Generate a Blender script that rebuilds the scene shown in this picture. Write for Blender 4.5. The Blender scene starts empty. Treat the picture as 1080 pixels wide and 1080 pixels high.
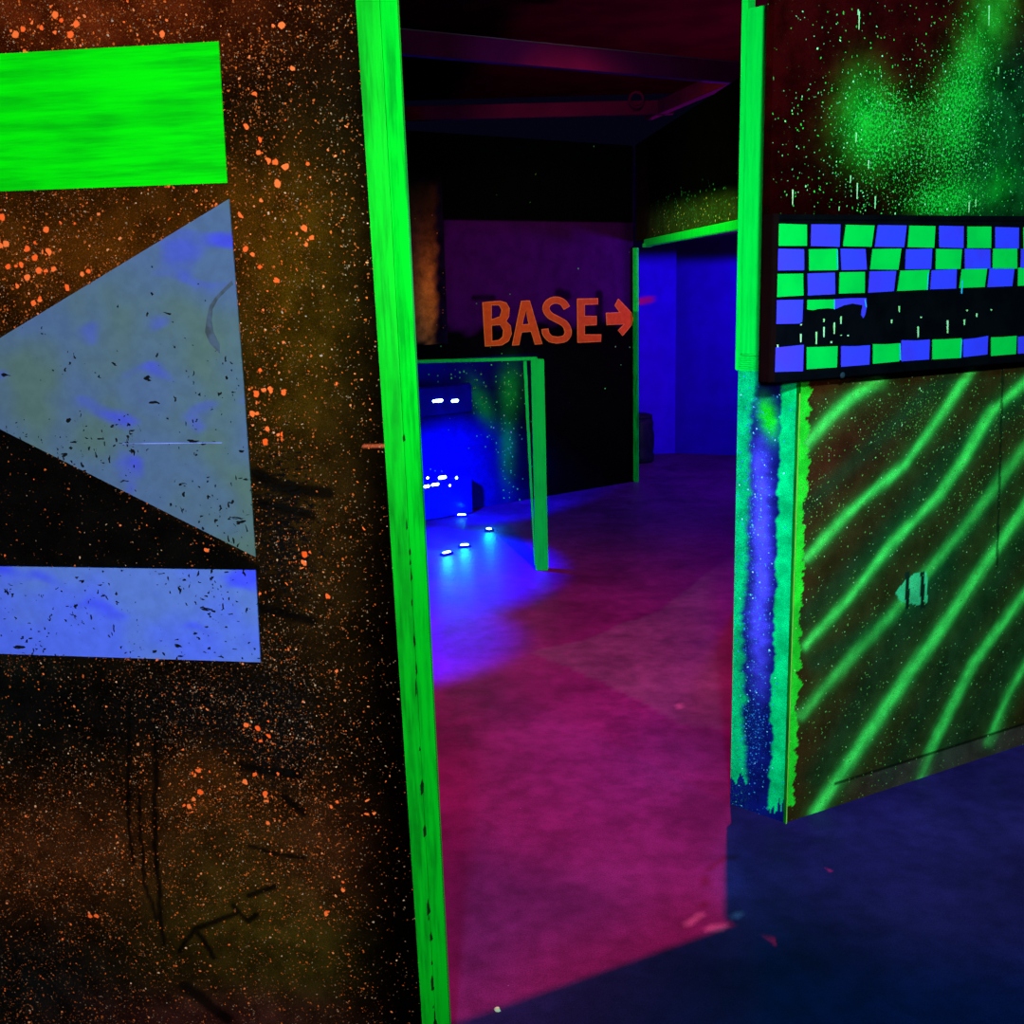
import bpy, bmesh, math, random
import numpy as np
from mathutils import Vector, Matrix

random.seed(7)
SC = bpy.context.scene
COL = SC.collection

# ------------------------------------------------------------------ camera
F = 1100.0
_d = np.array([140.0, 5060.0, F]); _d /= np.linalg.norm(_d)
_up = -_d
_Y = np.array([0, 0, 1.0]) - _up * _up[2]; _Y /= np.linalg.norm(_Y)
_X = np.cross(_Y, _up)
R = np.array([_X, _Y, _up])            # camera axes (x right, y down, z forward) -> world
H = 1.6
cam_d = bpy.data.cameras.new('camera'); cam = bpy.data.objects.new('camera', cam_d); COL.objects.link(cam)
cx_, cy_, cz_ = R @ np.array([1, 0, 0]), R @ np.array([0, -1, 0]), R @ np.array([0, 0, -1])
cam.matrix_world = Matrix(((cx_[0], cy_[0], cz_[0], 0), (cx_[1], cy_[1], cz_[1], 0), (cx_[2], cy_[2], cz_[2], H), (0, 0, 0, 1)))
cam_d.sensor_width = 36; cam_d.lens = 36 * F / 1080; cam_d.clip_start = 0.02
SC.camera = cam

# ------------------------------------------------------------------ view, world, lights
SC.view_settings.view_transform = 'Standard'
SC.view_settings.look = 'None'
SC.view_settings.exposure = 0.0
SC.view_settings.gamma = 1.0
SC.view_settings.use_curve_mapping = False
w = bpy.data.worlds.new('night'); SC.world = w; w.use_nodes = True
w.node_tree.nodes['Background'].inputs[0].default_value = (0.02, 0.02, 0.1, 1)
w.node_tree.nodes['Background'].inputs[1].default_value = 0.05


def light(name, kind, loc, target, color, energy, size=0.3, spot=None, blend=0.5):
    l = bpy.data.lights.new(name, kind); l.color = color; l.energy = energy
    if kind == 'AREA':
        l.shape = 'RECTANGLE'; l.size = size if not isinstance(size, tuple) else size[0]
        l.size_y = size if not isinstance(size, tuple) else size[1]
    else:
        l.shadow_soft_size = size
    if kind == 'SPOT':
        l.spot_size = math.radians(spot); l.spot_blend = blend
    o = bpy.data.objects.new(name, l); COL.objects.link(o); o.location = loc
    if target is not None:
        o.rotation_euler = (Vector(target) - Vector(loc)).to_track_quat('-Z', 'Y').to_euler()
    return o


light('fill_left_wall', 'SPOT', (-0.2, -0.9, 1.9), (-0.95, 1.95, 1.35), (1, 0.97, 1), 390, 0.10, 66, 0.5)  # added spot, in place of the paint's own glow under UV
light('fill_left_corner', 'SPOT', (0.9, 0.6, 2.9), (-0.2, 1.95, 0.4), (0.0, 1, 0.05), 22, 0.08, 50, 0.8)  # added green spot that brightens the corner post
light('fill_right_wall', 'SPOT', (0.12, -0.3, 2.3), (1.22, 3.1, 1.45), (0.40, 1, 1), 490, 0.08, 60, 0.5)  # added cyan spot so the right wall's paint looks fluorescent
light('lamp_front_floor', 'POINT', (1.9, 1.2, 2.6), None, (0.0, 0.85, 1), 125, 0.15)
light('lamp_red_ceiling', 'SPOT', (0.70, 3.226, 3.2), (0.42, 3.4, 0.0), (1, 0.0, 0.075), 1650, 0.005, 102, 1.0)
light('fill_red_back', 'SPOT', (0.5, 4.2, 2.9), (0.25, 7.9, 1.6), (1, 0.36, 0.08), 270, 0.1, 34, 0.7)  # added warm spot to bring out the orange lettering
light('fill_red_beams', 'POINT', (0.8, 4.1, 2.95), None, (1, 0.0, 0.14), 13, 0.05)  # added dim red light to tint the beams and ceiling
light('fill_hall', 'POINT', (0.1, 3.9, 2.4), None, (0.0, 1, 0.3), 14, 0.1)  # added green fill so the low frame shows
light('fill_lintel', 'SPOT', (0.1, 6.0, 2.3), (1.25, 6.4, 1.95), (0.5, 1, 0.2), 60, 0.06, 95, 0.8)  # added spot that brightens the lintel strip
light('lamp_blue_corner', 'SPOT', (-1.05, 6.35, 1.9), (-0.88, 5.98, 0.0), (0.0, 0.0, 1), 5200, 0.04, 62, 0.35)
light('lamp_blue_wall', 'SPOT', (-0.74, 6.1, 1.0), (-0.22, 7.5, 0.12), (0.0, 0.0, 1), 1500, 0.05, 40, 0.7)
light('lamp_blue_passage', 'SPOT', (-1.15, 4.7, 1.0), (-0.83, 4.65, 0.0), (0.02, 0.0, 1), 1000, 0.03, 68, 0.35)
light('lamp_blue_room', 'POINT', (2.25, 8.0, 1.7), None, (0.3, 0.0, 1), 150, 0.1)
light('fill_blue_pillar', 'SPOT', (0.3, 1.3, 2.2), (0.75, 2.9, 0.7), (0.0, 0.15, 1), 90, 0.04, 44, 0.8)  # added blue spot to strengthen the blue of the end face


# ------------------------------------------------------------------ measuring helpers
def ray(x, y):
    return R @ np.array([x - 540.0, y - 540.0, F])


def fl(x, y, z=0.0):
    r = ray(x, y); t = (z - H) / r[2]
    return np.array([r[0] * t, r[1] * t])


def project(P):
    q = (np.asarray(P) - np.array([0, 0, H])) @ R
    return 540 + F * q[..., 0] / q[..., 2], 540 + F * q[..., 1] / q[..., 2]


class Plane:
    """vertical plane with local axes u (along the wall) and z (up); v points to the viewer's side"""
    def __init__(s, a, b):
        s.a = np.array(a, float); b = np.array(b, float)
        s.len = np.linalg.norm(b - s.a); s.u = (b - s.a) / s.len
        s.n = np.array([s.u[1], -s.u[0]])
        if s.n @ (-s.a) < 0: s.n = -s.n
        s.rz = math.atan2(s.u[1], s.u[0])
        s.sv = 1 if abs(s.n @ np.array([-math.sin(s.rz), math.cos(s.rz)]) - 1) < 1e-6 else -1  # local +Y or -Y faces viewer

    def uz(s, px, py):
        r = ray(px, py); t = (s.n @ s.a) / (s.n @ r[:2]); p = r * t
        return float((p[:2] - s.a) @ s.u), float(p[2] + H)

    def world(s, u, z, v=0.0):
        u = np.asarray(u, float); z = np.asarray(z, float)
        xy = s.a + u[..., None] * s.u + v * s.n
        return np.concatenate([xy, z[..., None]], -1)

    def place(s, o):
        o.location = (s.a[0], s.a[1], 0); o.rotation_euler = (0, 0, s.rz)


# ------------------------------------------------------------------ materials
def mat(name):
    m = bpy.data.materials.new(name); m.use_nodes = True
    nt = m.node_tree
    return m, nt, nt.nodes['Principled BSDF']


class G:
    """small node writer"""
    def __init__(s, nt): s.nt = nt
    def n(s, t, **kw):
        x = s.nt.nodes.new(t)
        for k, v in kw.items(): setattr(x, k, v)
        return x
    def put(s, sock, v):
        if isinstance(v, (int, float)): sock.default_value = v
        elif isinstance(v, tuple): sock.default_value = v if len(v) != 3 or sock.type != 'RGBA' else (*v, 1)
        else: s.nt.links.new(v, sock)
    def m(s, op, a, b=0.0, c=None, clamp=False):
        x = s.n('ShaderNodeMath', operation=op, use_clamp=clamp)
        s.put(x.inputs[0], a); s.put(x.inputs[1], b)
        if c is not None: s.put(x.inputs[2], c)
        return x.outputs[0]
    def mix(s, f, a, b):
        x = s.n('ShaderNodeMix', data_type='RGBA'); s.put(x.inputs[0], f); s.put(x.inputs[6], a); s.put(x.inputs[7], b)
        return x.outputs[2]
    def ss(s, v, lo, hi, a=0.0, b=1.0):
        x = s.n('ShaderNodeMapRange', interpolation_type='SMOOTHSTEP')
        s.put(x.inputs[0], v); s.put(x.inputs[1], lo); s.put(x.inputs[2], hi); s.put(x.inputs[3], a); s.put(x.inputs[4], b)
        return x.outputs[0]
    def coord(s, sc=(1, 1, 1), off=(0, 0, 0)):
        t = s.n('ShaderNodeTexCoord'); mp = s.n('ShaderNodeMapping')
        mp.inputs['Scale'].default_value = sc; mp.inputs['Location'].default_value = off
        s.nt.links.new(t.outputs['Object'], mp.inputs[0]); return mp.outputs[0]
    def noise(s, vec, scale, detail=3, rough=0.55, col=False):
        x = s.n('ShaderNodeTexNoise'); s.put(x.inputs['Vector'], vec)
        x.inputs['Scale'].default_value = scale; x.inputs['Detail'].default_value = detail; x.inputs['Roughness'].default_value = rough
        return x.outputs['Color' if col else 'Fac']
    def warp(s, vec, scale, amp):
        c = s.noise(vec, scale, 2, col=True)
        v = s.n('ShaderNodeVectorMath', operation='SUBTRACT'); s.put(v.inputs[0], c); v.inputs[1].default_value = (.5, .5, .5)
        v2 = s.n('ShaderNodeVectorMath', operation='MULTIPLY'); s.nt.links.new(v.outputs[0], v2.inputs[0]); v2.inputs[1].default_value = (amp,) * 3
        v3 = s.n('ShaderNodeVectorMath', operation='ADD'); s.put(v3.inputs[0], vec); s.nt.links.new(v2.outputs[0], v3.inputs[1])
        return v3.outputs[0]
    def specks(s, vec, scale, density, rmax, pw=2.0, soft=0.3):
        """droplets: one per Voronoi cell where a random number is under the density"""
        x = s.n('ShaderNodeTexVoronoi'); s.put(x.inputs['Vector'], vec); x.inputs['Scale'].default_value = scale
        sp = s.n('ShaderNodeSeparateColor'); s.nt.links.new(x.outputs['Color'], sp.inputs[0])
        here = s.m('LESS_THAN', sp.outputs[0], density)
        rad = s.m('MULTIPLY_ADD', s.m('POWER', sp.outputs[1], pw), rmax * 0.75, rmax * 0.25)
        ed = s.m('SUBTRACT', 1.0, s.ss(x.outputs['Distance'], s.m('MULTIPLY', rad, 1 - soft), rad))
        return s.m('MULTIPLY', here, ed, clamp=True), sp.outputs[2]
    def attr(s, name):
        x = s.n('ShaderNodeAttribute'); x.attribute_name = name
        sp = s.n('ShaderNodeSeparateColor'); s.nt.links.new(x.outputs['Color'], sp.inputs[0])
        return x.outputs['Color'], sp.outputs


def finish(g, bsdf, color, rough=0.65, spec=0.15, bump=None, bd=0.002):
    g.put(bsdf.inputs['Base Color'], color); g.put(bsdf.inputs['Roughness'], rough)
    bsdf.inputs['Specular IOR Level'].default_value = spec * 0.2
    if bump is not None:
        b = g.n('ShaderNodeBump'); b.inputs['Distance'].default_value = bd; b.inputs['Strength'].default_value = 0.6
        g.nt.links.new(bump, b.inputs['Height']); g.nt.links.new(b.outputs[0], bsdf.inputs['Normal'])


def plain(name, a, b=None, scale=20.0, stretch=(1, 1, 1), rough=0.6, spec=0.2, lo=0.35, hi=0.65):
    m, nt, bs = mat(name); g = G(nt)
    if b is None: b = tuple(c * 0.8 for c in a)
    v = g.coord(stretch)
    n = g.noise(v, scale, 4)
    finish(g, bs, g.mix(g.ss(n, lo, hi), a, b), rough, spec, n, 0.001)
    return m


def emitter(name, col, s):
    m, nt, bs = mat(name)
    bs.inputs['Base Color'].default_value = (*col, 1); bs.inputs['Emission Color'].default_value = (*col, 1)
    bs.inputs['Emission Strength'].default_value = s
    return m


def sprayed(name, layers, mottling=(18, 0.7, 1.25), chip=None, rough=0.7, mist=()):
    """wall paint from the 'paint' attribute, plus droplet layers whose density is read from 'spray' channels"""
    m, nt, bs = mat(name); g = G(nt)
    v = g.coord()
    col, _ = g.attr('paint')
    _, sp = g.attr('spray')
    _, sq = g.attr('scuff')
    n = g.noise(v, mottling[0], 5, 0.65)
    k = g.ss(n, 0.3, 0.7, mottling[1], mottling[2])
    grain = g.ss(g.noise(v, 420, 2), 0.3, 0.7, 0.55, 1.45)
    kk = g.m('MULTIPLY', k, grain)
    vm = g.n('ShaderNodeVectorMath', operation='SCALE'); g.put(vm.inputs[0], col); g.put(vm.inputs['Scale'], kk)
    c = vm.outputs[0]
    # dark scuffs that eat into the paint
    if chip:
        wv = g.warp(g.coord(chip[2]), 60, 0.02)
        cn = g.noise(wv, chip[0], 4, 0.6)
        dens = g.m('MULTIPLY', sq[0], chip[1])
        th = g.m('SUBTRACT', 0.78, dens)
        c = g.mix(g.ss(cn, th, g.m('ADD', th, 0.04)), c, (0.003, 0.003, 0.003))
    # fine stipple of the spray cans
    for ch, scale, thr, amt, c1 in mist:
        mn = g.noise(v, scale, 3, 0.7)
        th = g.m('MULTIPLY_ADD', sp[ch], -amt, thr)
        c = g.mix(g.ss(mn, th, g.m('ADD', th, 0.05)), c, c1)
    wv = g.warp(v, 90, 0.009)
    for ch, scale, rmax, dmul, c1, c2, pw in layers:
        patch = g.ss(g.noise(v, 9, 3, 0.6), 0.3, 0.65, 0.35, 1.3)
        dens = g.m('MULTIPLY', g.m('MULTIPLY', sp[ch], dmul), patch)
        msk, rn = g.specks(wv, scale, dens, rmax, pw)
        c = g.mix(msk, c, g.mix(rn, c1, c2))
    finish(g, bs, c, 0.9, 0.0, n, 0.001)
    return m


# ------------------------------------------------------------------ mesh helpers
def mesh_obj(name, bm, m, parent=None, smooth=False):
    me = bpy.data.meshes.new(name); bm.normal_update(); bm.to_mesh(me); bm.free()
    me.materials.append(m)
    if smooth:
        for p in me.polygons: p.use_smooth = True
    o = bpy.data.objects.new(name, me); COL.objects.link(o)
    if parent: o.parent = parent
    return o


def tag(o, label=None, cat=None, group=None, kind=None):
    if label: o['label'] = label
    if cat: o['category'] = cat
    if group: o['group'] = group
    if kind: o['kind'] = kind
    return o


def empty(name, loc=(0, 0, 0), rz=0.0):
    o = bpy.data.objects.new(name, None); COL.objects.link(o); o.location = loc; o.rotation_euler = (0, 0, rz)
    o.empty_display_size = 0.1
    return o


def box_bm(x0, x1, y0, y1, z0, z1, bev=0.0, seg=2, bm=None):
    own = bm is None
    if own: bm = bmesh.new()
    vs = [bm.verts.new(p) for p in ((x0, y0, z0), (x1, y0, z0), (x1, y1, z0), (x0, y1, z0), (x0, y0, z1), (x1, y0, z1), (x1, y1, z1), (x0, y1, z1))]
    fs = [bm.faces.new([vs[i] for i in q]) for q in ((3, 2, 1, 0), (4, 5, 6, 7), (0, 1, 5, 4), (1, 2, 6, 5), (2, 3, 7, 6), (3, 0, 4, 7))]
    if bev: bmesh.ops.bevel(bm, geom=list({e for f in fs for e in f.edges}), offset=bev, segments=seg, affect='EDGES')
    return bm


def slab_bm(pts, v0, v1, bm=None):
    """polygon given as (u, z) extruded from v0 (back) to v1 (front) along local Y"""
    if bm is None: bm = bmesh.new()
    A = [bm.verts.new((u, v0, z)) for u, z in pts]; B = [bm.verts.new((u, v1, z)) for u, z in pts]
    bm.faces.new(A); bm.faces.new(B[::-1])
    for i in range(len(pts)):
        j = (i + 1) % len(pts); bm.faces.new((A[j], A[i], B[i], B[j]))
    bmesh.ops.recalc_face_normals(bm, faces=bm.faces)
    return bm


def wall_grid(name, pl, u0, u1, z0, z1, step, paint, m, thick=0.05, v=0.0, parent=None, own_frame=True):
    """wall panel with a finely divided front, so that the paint attributes can carry its marks.
    paint(px, py, u, z) -> (rgb[n,3], spray[n,3], scuff[n])"""
    nu = max(2, int((u1 - u0) / step) + 1); nz = max(2, int((z1 - z0) / step) + 1)
    U, Z = np.meshgrid(np.linspace(u0, u1, nu), np.linspace(z0, z1, nz)); U = U.ravel(); Z = Z.ravel()
    W = pl.world(U, Z, v); px, py = project(W)
    rgb, spray, scuff = paint(px, py, U, Z)
    n = len(U)
    yv = pl.sv * v; yb = pl.sv * (v - thick)
    # front grid plus its border ring pushed back for sides and a back face
    co = np.stack([U, np.full(n, yv), Z], 1)
    i0 = lambda i, j: i * nu + j
    quads = []
    I, J = np.meshgrid(np.arange(nz - 1), np.arange(nu - 1), indexing='ij'); I = I.ravel(); J = J.ravel()
    fr = np.stack([I * nu + J, I * nu + J + 1, (I + 1) * nu + J + 1, (I + 1) * nu + J], 1)
    ring = [i0(0, j) for j in range(nu)] + [i0(i, nu - 1) for i in range(1, nz)] + [i0(nz - 1, j) for j in range(nu - 2, -1, -1)] + [i0(i, 0) for i in range(nz - 2, 0, -1)]
    back = co[ring].copy(); back[:, 1] = yb
    verts = np.concatenate([co, back]); nr = len(ring)
    faces = [tuple(f) for f in (fr if pl.sv < 0 else fr[:, ::-1]).tolist()]
    for k in range(nr):
        k2 = (k + 1) % nr
        q = (ring[k2], ring[k], n + k, n + k2)
        faces.append(q if pl.sv < 0 else q[::-1])
    bk = tuple(n + k for k in range(nr)); faces.append(bk[::-1] if pl.sv < 0 else bk)
    me = bpy.data.meshes.new(name); me.from_pydata(verts.tolist(), [], faces)
    def fill(an, arr):
        a = me.attributes.new(an, 'FLOAT_COLOR', 'POINT')
        full = np.ones((len(verts), 4), np.float32); full[:n, :3] = arr; full[n:, :3] = arr[ring]
        a.data.foreach_set('color', full.ravel())
    fill('paint', rgb); fill('spray', np.clip(spray, 0, 1)); fill('scuff', np.repeat(scuff[:, None], 3, 1))
    me.materials.append(m); me.update()
    o = bpy.data.objects.new(name, me); COL.objects.link(o)
    if own_frame: pl.place(o)
    if parent: o.parent = parent
    return o


def ga(px, py, cx, cy, rx, ry, ang=0.0):
    c, s = math.cos(math.radians(ang)), math.sin(math.radians(ang))
    x = (px - cx) * c + (py - cy) * s; y = -(px - cx) * s + (py - cy) * c
    return np.exp(-(x / rx) ** 2 - (y / ry) ** 2)


def sm(v, lo, hi):
    t = np.clip((v - lo) / (hi - lo), 0, 1); return t * t * (3 - 2 * t)


def pdist(px, py, pts):
    best = np.full(px.shape, 1e9)
    for (x0, y0), (x1, y1) in zip(pts[:-1], pts[1:]):
        dx, dy = x1 - x0, y1 - y0
        t = np.clip(((px - x0) * dx + (py - y0) * dy) / (dx * dx + dy * dy), 0, 1)
        best = np.minimum(best, np.hypot(px - x0 - t * dx, py - y0 - t * dy))
    return best


def wob(px, py, s=1.0, seed=0.0):
    return (np.sin(px / (7.1 * s) + seed) * np.cos(py / (9.3 * s) + 1.7 * seed) + 0.6 * np.sin(px / (3.3 * s) + py / (2.7 * s) + seed)
            + 0.5 * np.sin(py / (4.1 * s) - px / (5.9 * s) + 2 * seed))


_rs = np.random.RandomState(5).uniform(-1, 1, (16, 4096))
def vnoise(t, seed=0):
    out = np.zeros(np.shape(t))
    for k, (f, a_) in enumerate(((1, 0.6), (2.3, 0.35), (5.1, 0.22))):
        x = np.asarray(t) * f + 1000 + 37 * k; i_ = np.floor(x).astype(int); fr_c = x - i_; fr_c = fr_c * fr_c * (3 - 2 * fr_c)
        out = out + a_ * (_rs[seed % 16][i_ % 4096] * (1 - fr_c) + _rs[seed % 16][(i_ + 1) % 4096] * fr_c)
    return out


def blend(rgb, m, c):
    return rgb * (1 - m[:, None]) + np.array(c)[None, :] * m[:, None]


# ================================================================== STRUCTURE
# ---- floor
def floor_mat():
    m, nt, bs = mat('painted_concrete'); g = G(nt)
    v = g.coord()
    col, _ = g.attr('paint')
    n = g.noise(g.warp(v, 3, 0.25), 2.2, 6, 0.6)
    n2 = g.noise(v, 14, 5, 0.65)
    k = g.m('MULTIPLY', g.ss(n, 0.3, 0.7, 0.65, 1.3), g.ss(n2, 0.3, 0.7, 0.8, 1.2))
    k = g.m('MULTIPLY', k, g.ss(g.noise(v, 260, 2), 0.3, 0.7, 0.75, 1.25))
    vm = g.n('ShaderNodeVectorMath', operation='SCALE'); g.put(vm.inputs[0], col); g.put(vm.inputs['Scale'], k)
    c = vm.outputs[0]
    wv = g.warp(v, 60, 0.01)
    msk, rn = g.specks(wv, 26, 0.02, 0.10, 3)
    c = g.mix(msk, c, (0.12, 0.10, 0.30))
    finish(g, bs, c, 0.5, 0.25, n2, 0.003)
    return m


FX0, FX1, FY0, FY1 = -3.0, 4.0, -1.5, 11.0
nx, ny = 281, 501
XX, YY = np.meshgrid(np.linspace(FX0, FX1, nx), np.linspace(FY0, FY1, ny)); XX = XX.ravel(); YY = YY.ravel()
with np.errstate(all='ignore'):
    fpx, fpy = project(np.stack([XX, YY, np.zeros_like(XX)], 1))
fpx = np.where(YY < 0.6, -9999, fpx); fpy = np.where(YY < 0.6, -9999, fpy)
base = np.tile(np.array([[0.045, 0.010, 0.085]]), (len(XX), 1))
wq = wob(fpx, fpy, 2.5)
def inpoly(px, py, poly):
    ins = np.zeros(px.shape, bool); j = len(poly) - 1
    for i in range(len(poly)):
        xi, yi = poly[i]; xj, yj = poly[j]
        c = ((yi > py) != (yj > py)) & (px < (xj - xi) * (py - yi) / ((yj - yi) if yj != yi else 1e-9) + xi)
        ins ^= c; j = i
    return ins
worn = inpoly(fpx + wq, fpy + wq, [(560, 688), (640, 668), (700, 640), (800, 560), (800, 772), (720, 765), (690, 748), (640, 722)]).astype(float)
base = blend(base, worn * 0.7, (0.045, 0.045, 0.10))
purp = ga(fpx, fpy, 620, 950, 100, 50) + 0.9 * ga(fpx, fpy, 500, 960, 60, 90) + 0.9 * ga(fpx, fpy, 730, 790, 60, 40) + ga(fpx, fpy, 770, 930, 22, 40)
base = blend(base, np.clip(purp, 0, 1) * 0.7, (0.034, 0.018, 0.13))
crack = pdist(fpx, fpy, [(735, 968), (745, 945), (744, 925), (752, 912), (770, 904), (782, 906)])
base = blend(base, (crack < 2.0) * 0.6, (0.03, 0.004, 0.02))
pale = (pdist(fpx, fpy, [(722, 975), (738, 968), (748, 976), (760, 978)]) < 3) | (np.hypot(fpx - 774, fpy - 968) < 6) | (np.hypot(fpx - 715, fpy - 745) < 4)
base = blend(base, pale * 0.8, (0.14, 0.10, 0.25))
me = bpy.data.meshes.new('floor')
idx = np.arange(nx * ny).reshape(ny, nx)
q = np.stack([idx[:-1, :-1].ravel(), idx[:-1, 1:].ravel(), idx[1:, 1:].ravel(), idx[1:, :-1].ravel()], 1)
me.from_pydata(np.stack([XX, YY, np.zeros_like(XX)], 1).tolist(), [], q.tolist())
a = me.attributes.new('paint', 'FLOAT_COLOR', 'POINT'); a.data.foreach_set('color', np.concatenate([base, np.ones((len(XX), 1))], 1).astype(np.float32).ravel())
me.materials.append(floor_mat())
floor = bpy.data.objects.new('floor', me); COL.objects.link(floor); tag(floor, kind='structure')

BLACK = plain('black_wall_paint', (0.004, 0.0025, 0.003), (0.0015, 0.001, 0.0012), 6, rough=0.8, spec=0.05)
CEIL = plain('dark_ceiling_paint', (0.08, 0.002, 0.004), (0.05, 0.001, 0.003), 3, rough=0.9, spec=0.03)
ceil = mesh_obj('ceiling', box_bm(FX0, FX1, FY0, FY1, 3.42, 3.5), CEIL); tag(ceil, kind='structure')

# ---- left wall, sprayed with orange paint
C0 = np.array([-0.1845, 1.88])
aL = math.radians(8)
LW = Plane(C0 + 2.2 * np.array([-math.cos(aL), math.sin(aL)]), C0)

BIG = [(285, 22, 5), (297, 47, 6), (304, 65, 6), (280, 52, 4), (160, 33, 6), (135, 15, 8), (150, 5, 8), (283, 147, 6), (305, 182, 5), (310, 203, 6),
       (276, 215, 6), (262, 130, 5), (300, 126, 4), (172, 210, 7), (212, 222, 8), (126, 235, 7), (248, 235, 7), (215, 577, 6), (330, 172, 4), (265, 265, 8),
       (313, 465, 5), (290, 457, 6), (348, 630, 6), (353, 705, 6), (270, 770, 9), (273, 820, 8), (285, 826, 6), (211, 817, 8), (205, 850, 10), (270, 425, 12), (285, 465, 10),
       (20, 300, 14), (60, 275, 10), (20, 260, 18), (50, 30, 16), (389, 850, 6), (355, 848, 5), (332, 918, 5), (345, 960, 6), (365, 935, 6), (315, 590, 8), (310, 610, 6), (100, 960, 5), (400, 858, 5), (306, 250, 6), (320, 250, 5), (76, 285, 8)]


def paint_left(px, py, u, z):
    rgb = np.tile(np.array([[0.0035, 0.002, 0.0008]]), (len(px), 1))
    a = ga
    rgb += np.outer(a(px, py, 90, 10, 170, 60), (0.07, 0.008, 0.001))
    rgb += np.outer(a(px, py, 80, 260, 190, 70), (0.040, 0.011, 0.000))
    rgb += np.outer(a(px, py, 310, 330, 60, 150), (0.028, 0.016, 0.000))
    rgb += np.outer(a(px, py, 250, 210, 80, 50), (0.022, 0.008, 0.000))
    rgb += np.outer(a(px, py, 340, 560, 50, 150), (0.012, 0.006, 0.001))
    rgb += np.outer(a(px, py, 60, 900, 130, 55), (0.026, 0.007, 0.002))
    rgb += np.outer(a(px, py, 240, 960, 90, 90), (0.018, 0.012, 0.001))
    rgb += np.outer(a(px, py, 320, 1000, 60, 50, 40), (0.014, 0.012, 0.001))
    rgb += np.outer(a(px, py, 340, 900, 60, 60), (0.020, 0.005, 0.002))
    rgb += np.outer(a(px, py, 220, 830, 50, 40), (0.024, 0.007, 0.001))
    rgb += np.outer(a(px, py, 240, 1070, 120, 25), (0.018, 0.003, 0.005))
    rgb += np.outer(a(px, py, 10, 730, 70, 60), (0.0, 0.003, 0.003))
    rgb += np.outer(a(px, py, 30, 1040, 90, 50), (0.0, 0.002, 0.003))
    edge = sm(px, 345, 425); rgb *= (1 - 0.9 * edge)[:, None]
    black = ((py > 452 + 0.53 * px) & (py < 604) & (px < 275)).astype(float)
    black = np.maximum(black, a(px, py, 60, 745, 120, 40) * 0.9)
    rgb = blend(rgb, black * 0.9, (0.0015, 0.0015, 0.0015))
    # drips, branch marks and the sheet joint
    dk = np.zeros(len(px))
    for pts, wd in (([(137, 740), (135, 860), (140, 910)], 2.2), ([(165, 770), (163, 880), (172, 995)], 2.6), ([(146, 840), (152, 930), (166, 970)], 1.8),
                    ([(190, 1003), (205, 980), (250, 963)], 3), ([(207, 982), (226, 1010)], 3), ([(246, 955), (262, 972), (270, 965)], 3), ([(262, 892), (290, 900), (320, 905)], 2),
                    ([(195, 1040), (240, 1075)], 6), ([(270, 500), (300, 515), (345, 520)], 7), ([(275, 530), (330, 545)], 5), ([(272, 640), (330, 655)], 5), ([(255, 808), (315, 818)], 5), ([(300, 840), (320, 858)], 4), ([(262, 945), (290, 935)], 3)):
        dk = np.maximum(dk, 1 - sm(pdist(px + wob(px, py) * 0.8, py, pts), wd * 0.5, wd * 1.4))
    rgb = blend(rgb, dk * 0.85, (0.001, 0.001, 0.001))
    seam = (np.abs(z - 1.318) < 0.0026) & (px > 382); rgb = blend(rgb, seam * 0.6, (0.6, 0.10, 0.04))
    dens = 0.30 + 0.55 * a(px, py, 90, 20, 170, 60) + 0.6 * a(px, py, 70, 280, 160, 90) + 0.3 * a(px, py, 280, 200, 60, 260) + 0.35 * a(px, py, 70, 900, 150, 60) + 0.3 * a(px, py, 230, 840, 90, 60) + 0.35 * a(px, py, 325, 900, 60, 90)
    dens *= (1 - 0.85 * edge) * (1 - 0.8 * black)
    dens *= (1 - 0.5 * a(px, py, 330, 340, 40, 90)) * (1 - 0.95 * dk)
    # large drops, placed where the wall has them
    big = np.zeros(len(px))
    for x, y, r in BIG: big = np.maximum(big, a(px, py, x, y, r * 1.5, r * 1.7))
    big2 = 0.12 * a(px, py, 90, 260, 140, 60) + 0.16 * a(px, py, 285, 180, 36, 130) + 0.08 * a(px, py, 320, 900, 50, 60) + 0.08 * a(px, py, 100, 20, 100, 30)
    pale = 0.30 + 0.6 * a(px, py, 190, 740, 120, 60) + 0.4 * a(px, py, 310, 680, 40, 160) + 0.2 * a(px, py, 340, 200, 60, 200) + 0.3 * a(px, py, 90, 860, 140, 100)
    pale *= (1 - 0.6 * edge) * (1 - 0.85 * black) * (1 - 0.95 * dk)
    scuff = 0.15 + 0.85 * a(px, py, 300, 560, 50, 120) + 0.8 * a(px, py, 200, 745, 160, 60) + 0.6 * a(px, py, 300, 800, 60, 60)
    return rgb, np.stack([dens, np.clip(big + big2, 0, 1), pale], 1), np.clip(scuff, 0, 1)


ORL = [(0, 300, 0.50, 0.75, (0.30, 0.07, 0.012, 1), (0.14, 0.04, 0.012, 1), 1.2),
       (2, 260, 0.46, 0.60, (0.32, 0.20, 0.12, 1), (0.08, 0.055, 0.035, 1), 1.6),
       (0, 190, 0.46, 0.55, (0.60, 0.11, 0.015, 1), (0.22, 0.06, 0.015, 1), 1.6),
       (0, 85, 0.26, 0.42, (0.90, 0.13, 0.02, 1), (0.60, 0.24, 0.10, 1), 2.2),
       (2, 90, 0.22, 0.32, (0.75, 0.40, 0.22, 1), (0.30, 0.25, 0.20, 1), 2.0),
       (1, 70, 0.52, 1.0, (0.95, 0.10, 0.012, 1), (0.90, 0.18, 0.04, 1), 2.0)]
LEFT_M = sprayed('orange_sprayed_ply', ORL, (14, 0.5, 1.5), (60, 0.34, (1, 1, 2.6)), mist=((0, 230, 0.66, 0.10, (0.10, 0.03, 0.006, 1)), (2, 150, 0.70, 0.12, (0.07, 0.05, 0.035, 1))))
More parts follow.
